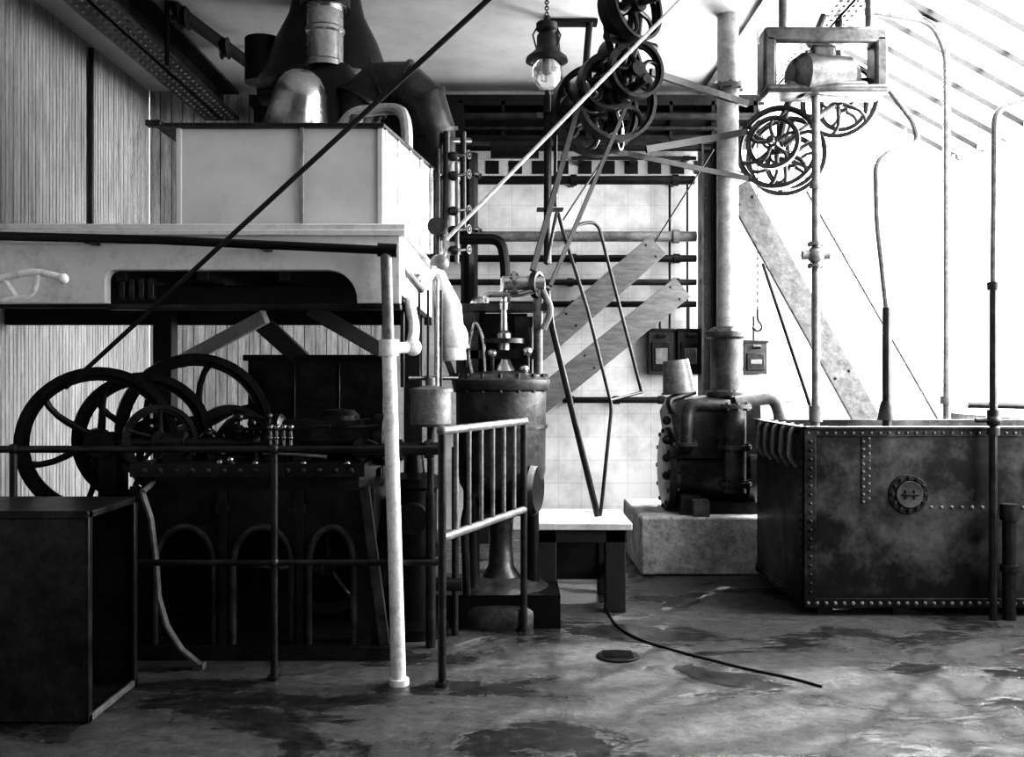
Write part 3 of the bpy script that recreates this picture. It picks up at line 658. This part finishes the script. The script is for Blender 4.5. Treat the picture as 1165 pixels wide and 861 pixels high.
b.cyl(at(862,250,7.9),Vector((at(862,0,7.9).x,7.9,ZC-.002)),.006); b.tube([at(862,352,7.9),at(862,364,7.9),at(868,372,7.9),at(862,378,7.9),at(856,372,7.9)],.01,fil=.03); b.done()

# ================================================================= overhead shafting
ZH=ZC-.003
b=B('lineshaft_with_pulleys',[IRON,IRON2,STEEL])
ax=Vector((.35,-1,0)).normalized(); c=at(700,112,6.95)
b.wheel(c,ax,.31,0,.1,.026,6,.06,.35,.02); b.wheel(c+ax*.28+Vector((.02,0,.12)),ax,.2,0,.08,.022,5,.05,.3,.017)
b.wheel(c-ax*.35,ax,.34,0,.1,.026,6,.06,.35,.02); b.wheel(c-ax*.6,ax,.22,0,.12,.026,5,.06,.2,.02)
b.wheel(c+ax*.12+Vector((-.12,0,.08)),ax,.2,0,.1,.024,5,.06,.3,.018); b.wheel(c-ax*.2+Vector((.12,0,.3)),(.9,-1,0),.2,0,.1,.024,5,.05,.3,.018)
b.cyl(c+ax*.5,c-ax*1.4,.03,0)
b.cyl(c+ax*.1,c-ax*.2,.1,0)
b.cyl(at(690,40,6.7),at(745,55,7.0),.035,0); b.cyl(at(722,8,6.6),at(705,90,6.9),.03,0)
for t in(.12,-.8):
    q=c+ax*t; b.cyl(q-Vector((0,0,.06)),q+Vector((0,0,.08)),.055,0)
    b.tube([q+Vector((0,0,.06)),q+Vector((-.1,0,.35)),Vector((q.x-.14,q.y,ZH))],.028,0,fil=.1); b.tube([q+Vector((0,0,.06)),q+Vector((.1,0,.35)),Vector((q.x+.14,q.y,ZH))],.028,0,fil=.1)
    b.box((q.x-.2,q.y-.06,ZC-.03),(q.x+.2,q.y+.06,ZH),0)
c3=at(722,0,6.6); c3.z=4.05; b.wheel(c3,(.9,-1,.1),.25,0,.08,.022,6,.06,.3,.016); b.cyl(c3-Vector((.2,-.2,0)),c3+Vector((.2,-.2,0)),.025,1); b.cyl(c3,Vector((c3.x,c3.y,ZH)),.03,0)
b.wheel(c3+Vector((-.1,.11,.0)),(.9,-1,.1),.17,0,.08,.022,5,.05,.3,.014)
c4=at(700,152,7.1); b.wheel(c4,(1,-.35,0),.13,1,.08,.02,4,.04)
b.beam(at(740,82,7.0),at(850,118,7.6),.03,.05,0,up=(0,0,1)); b.beam(at(735,170,7.1),at(850,150,7.6),.02,.05,0,up=(0,0,1)); b.beam(at(690,170,7.1),at(860,205,7.6),.012,.04,0,up=(0,0,1))
b.done()
b=B('countershaft_with_pulleys',[CERAM,GREYP,IRON2])  # pulleys greyer than the lineshaft's, window glare put into their colour
ax=Vector((-.5,-1,0)).normalized(); c=at(885,168,7.5)
b.wheel(c,ax,.32,0,.07,.022,6,.05,.2,.015); b.wheel(c-ax*.35,ax,.32,0,.07,.022,6,.05,.2,.015); b.wheel(c+ax*.18,ax,.2,0,.06,.02,5,.04,.2,.013); b.wheel(c-ax*.6,ax,.22,0,.08,.022,5,.05,.2,.014)
c2=at(955,115,7.7); b.wheel(c2,ax,.3,0,.07,.022,6,.05,.2,.014); b.wheel(c2-ax*.22,ax,.2,0,.07,.022,5,.05,.2,.014)
b.cyl(c+ax*.3,c-ax*.9,.028,0); b.cyl(c2+ax*.25,c2-ax*.4,.025,0)
b.tube([c,c+Vector((.06,0,.3)),Vector((2.42,7.5,ZH-.03))],.03,2,fil=.1); b.cyl(c-Vector((0,0,.06)),c+Vector((0,0,.08)),.05,2)
b.tube([c2,Vector((2.62,7.75,4.36))],.03,2); b.cyl(c,c2,.02,0)
b.done()
b=B('suspended_motor',[CERAM,CERAM,IRON],bevel=.03)
ym=7.2
L,R=at(866,0,ym).x,at(1005,0,ym).x; T,Bo=at(0,44,ym).z,at(0,106,ym).z
b.beam((L,ym,T),(R,ym,T),.12,.2,0); b.beam((L+.045,ym,T),(L+.045,ym,Bo),.1,.2,0); b.beam((R-.045,ym,T),(R-.045,ym,Bo),.1,.2,0); b.beam((L,ym,Bo),(R,ym,Bo),.06,.3,0)
m0=at(936,88,ym); b.lathe([(0,-.27),(.1,-.27),(.15,-.2),(.165,-.18),(.165,.18),(.15,.2),(.1,.27),(0,.27)],m0,(1,.25,0),1,30)
b.box((m0.x-.1,ym-.08,m0.z+.12),(m0.x+.08,ym+.08,m0.z+.22),1); b.cyl(m0,m0+Vector((.4,.09,0)),.025,2)
for x in(L+.16,2.66): b.cyl((x,ym,T),(x,ym,ZH if x<2.4 else 4.365),.03,0)
b.box((m0.x-.3,ym-.13,Bo),(m0.x+.3,ym+.13,Bo+.06),0)
b.done()

# ---- belts
def belt(name,p,q,w,m,t=.006):
    b=B(name,[m]); b.beam(p,q,w,t,0,up=(.3,-1,0)); return b.done()
def rope(name,p,q,r,m):
    b=B(name,[m]); b.cyl(p,q,r,seg=8); return b.done()
RA=at(75,441,5.3); RB=at(555,0,3.9); tt=(4.2-RA.z)/(RB.z-RA.z); RC=RA.lerp(RB,tt)
rope('drive_rope',RA,RC,.012,BELT)
b=B('ceiling_pulley',[IRON]); pc=RC+Vector((.07,-.04,-.08)); b.wheel(pc,(.5,1,0),.12,0,.05,.02,4,.03); b.cyl(pc,Vector((pc.x,pc.y,ZH)),.02); b.done()
rope('canvas_drive_belt',at(503,277,6.1),at(778,-4,6.55),.013,BELTL)
belt('drive_belt',at(606,308,6.05),at(665,95,6.9),.035,BELT,.02)
belt('drive_belt',at(626,325,6.05),at(713,120,6.9),.026,BELT,.015)
rope('pull_cord',at(700,160,7.1),at(641,250,6.7),.007,BELT)
rope('pull_cord',at(812,170,8.0),at(745,275,8.6),.006,BELT)

b=B('pendant_lamp',[IRON,GLASS,IRON2]); lp=at(622,0,5.9); Zl=lambda v: at(0,v,5.9).z; o=(lp.x,5.9,0)
b.lathe([(0,Zl(18)),(.012,Zl(18)),(.02,Zl(24)),(.065,Zl(27)),(.065,Zl(34)),(.045,Zl(37)),(.06,Zl(41)),(.06,Zl(52)),(.075,Zl(58)),(.125,Zl(66)),(.13,Zl(70)),(.1,Zl(71)),(.06,Zl(66)),(0,Zl(64))],o,m=0,seg=32)
b.lathe([(.06,Zl(70)),(.085,Zl(76)),(.09,Zl(84)),(.08,Zl(93)),(.05,Zl(100)),(0,Zl(102))],o,m=1,seg=28)
b.lathe([(.0,Zl(68)),(.02,Zl(70)),(.02,Zl(84)),(0,Zl(86))],o,m=2,seg=12)
k=0; z=Zl(18)
while z<ZC-.03: b.lathe([(.008,-.003),(.014,-.003),(.014,.003),(.008,.003)],(lp.x,5.9,z+.01),(1,0,0) if k%2 else (0,1,0),0,8,closed=True); z+=.018;k+=1
b.cyl((lp.x,5.9,ZC-.03),(lp.x,5.9,ZH),.04,0)
for s_ in(-1,1): b.tube([(lp.x+s_*.05,5.9,Zl(28)),(lp.x+s_*.085,5.9,Zl(40)),(lp.x+s_*.06,5.9,Zl(57))],.005,0)
b.done()
b=B('conduit_drop',[IRON2]); b.cyl(at(623,108,7.6),at(623,300,7.6),.03); b.cyl(at(623,108,7.6),Vector((at(623,0,7.6).x,7.6,ZH)),.02); b.cyl(at(632,130,7.6),at(632,235,7.6),.014); b.box(at(611,236,7.55),at(640,241,7.7)); b.box(at(611,128,7.55),at(640,133,7.7)); b.done()

b=B('floor_hose',[RUBB])
fl=lambda u,v: Vector(((u-582.5)*1650/F/(v-430.5),1650/(v-430.5),.006))
b.tube([fl(688,690),fl(700,712),fl(725,728),fl(775,743),fl(850,762),fl(900,772),fl(935,782)],.0065,fil=.2); b.done()
b=B('floor_drain',[IRON]); q=fl(703,747); b.lathe([(0,.012),(.1,.012),(.115,.008),(.115,.0)],Vector((q.x,q.y,0)),seg=24)
for i in range(5): b.box((q.x-.08,q.y-.06+i*.03,.012),(q.x+.08,q.y-.05+i*.03,.016))
b.done()

# ================================================================= LIGHT
def area(name,loc,dirv,sx,sy,p):
    L=bpy.data.lights.new(name,'AREA'); L.shape='RECTANGLE'; L.size=sx; L.size_y=sy; L.energy=p
    o=bpy.data.objects.new(name,L); o.location=loc; o.rotation_euler=Vector(dirv).to_track_quat('-Z','Y').to_euler(); bpy.context.scene.collection.objects.link(o); return o
area('daylight_back_window',(3.42,YB+.3,2.85),(0,-1,0),2.3,3.2,520)
area('daylight_side_window',(XR+.3,7.3,2.5),(-1,0,0),5.0,2.6,540)
area('added_fill_side_near',(XR+.3,2.5,2.5),(-1,0,0),4.5,2.6,130)  # unseen fill lamp, added to brighten deck fascia and tank front
area('daylight_roof',(3.7,7.4,4.6),(-.48,0,-.88),5.0,2.1,430)
S=bpy.data.lights.new('sun','SUN'); S.energy=5; S.angle=.02; so=bpy.data.objects.new('sun',S); so.rotation_euler=Vector((-.6,-.75,-.85)).to_track_quat('-Z','Y').to_euler(); bpy.context.scene.collection.objects.link(so)
w=bpy.data.worlds.new('overcast_sky'); bpy.context.scene.world=w; w.use_nodes=True
bg=w.node_tree.nodes['Background']; bg.inputs[0].default_value=(1,1,1,1); bg.inputs[1].default_value=2.2

cam=bpy.data.cameras.new('camera'); cam.sensor_width=36; cam.lens=F/1165*36; cam.clip_start=.05
co=bpy.data.objects.new('camera',cam); co.location=(0,0,1.5); co.rotation_euler=(math.pi/2,0,0); bpy.context.scene.collection.objects.link(co); bpy.context.scene.camera=co
vs=bpy.context.scene.view_settings; vs.view_transform='Standard'; vs.exposure=0.25
for lk in ('High Contrast','Medium High Contrast','None'):
    try: vs.look=lk; break
    except Exception: pass
print('LOOK',vs.look)
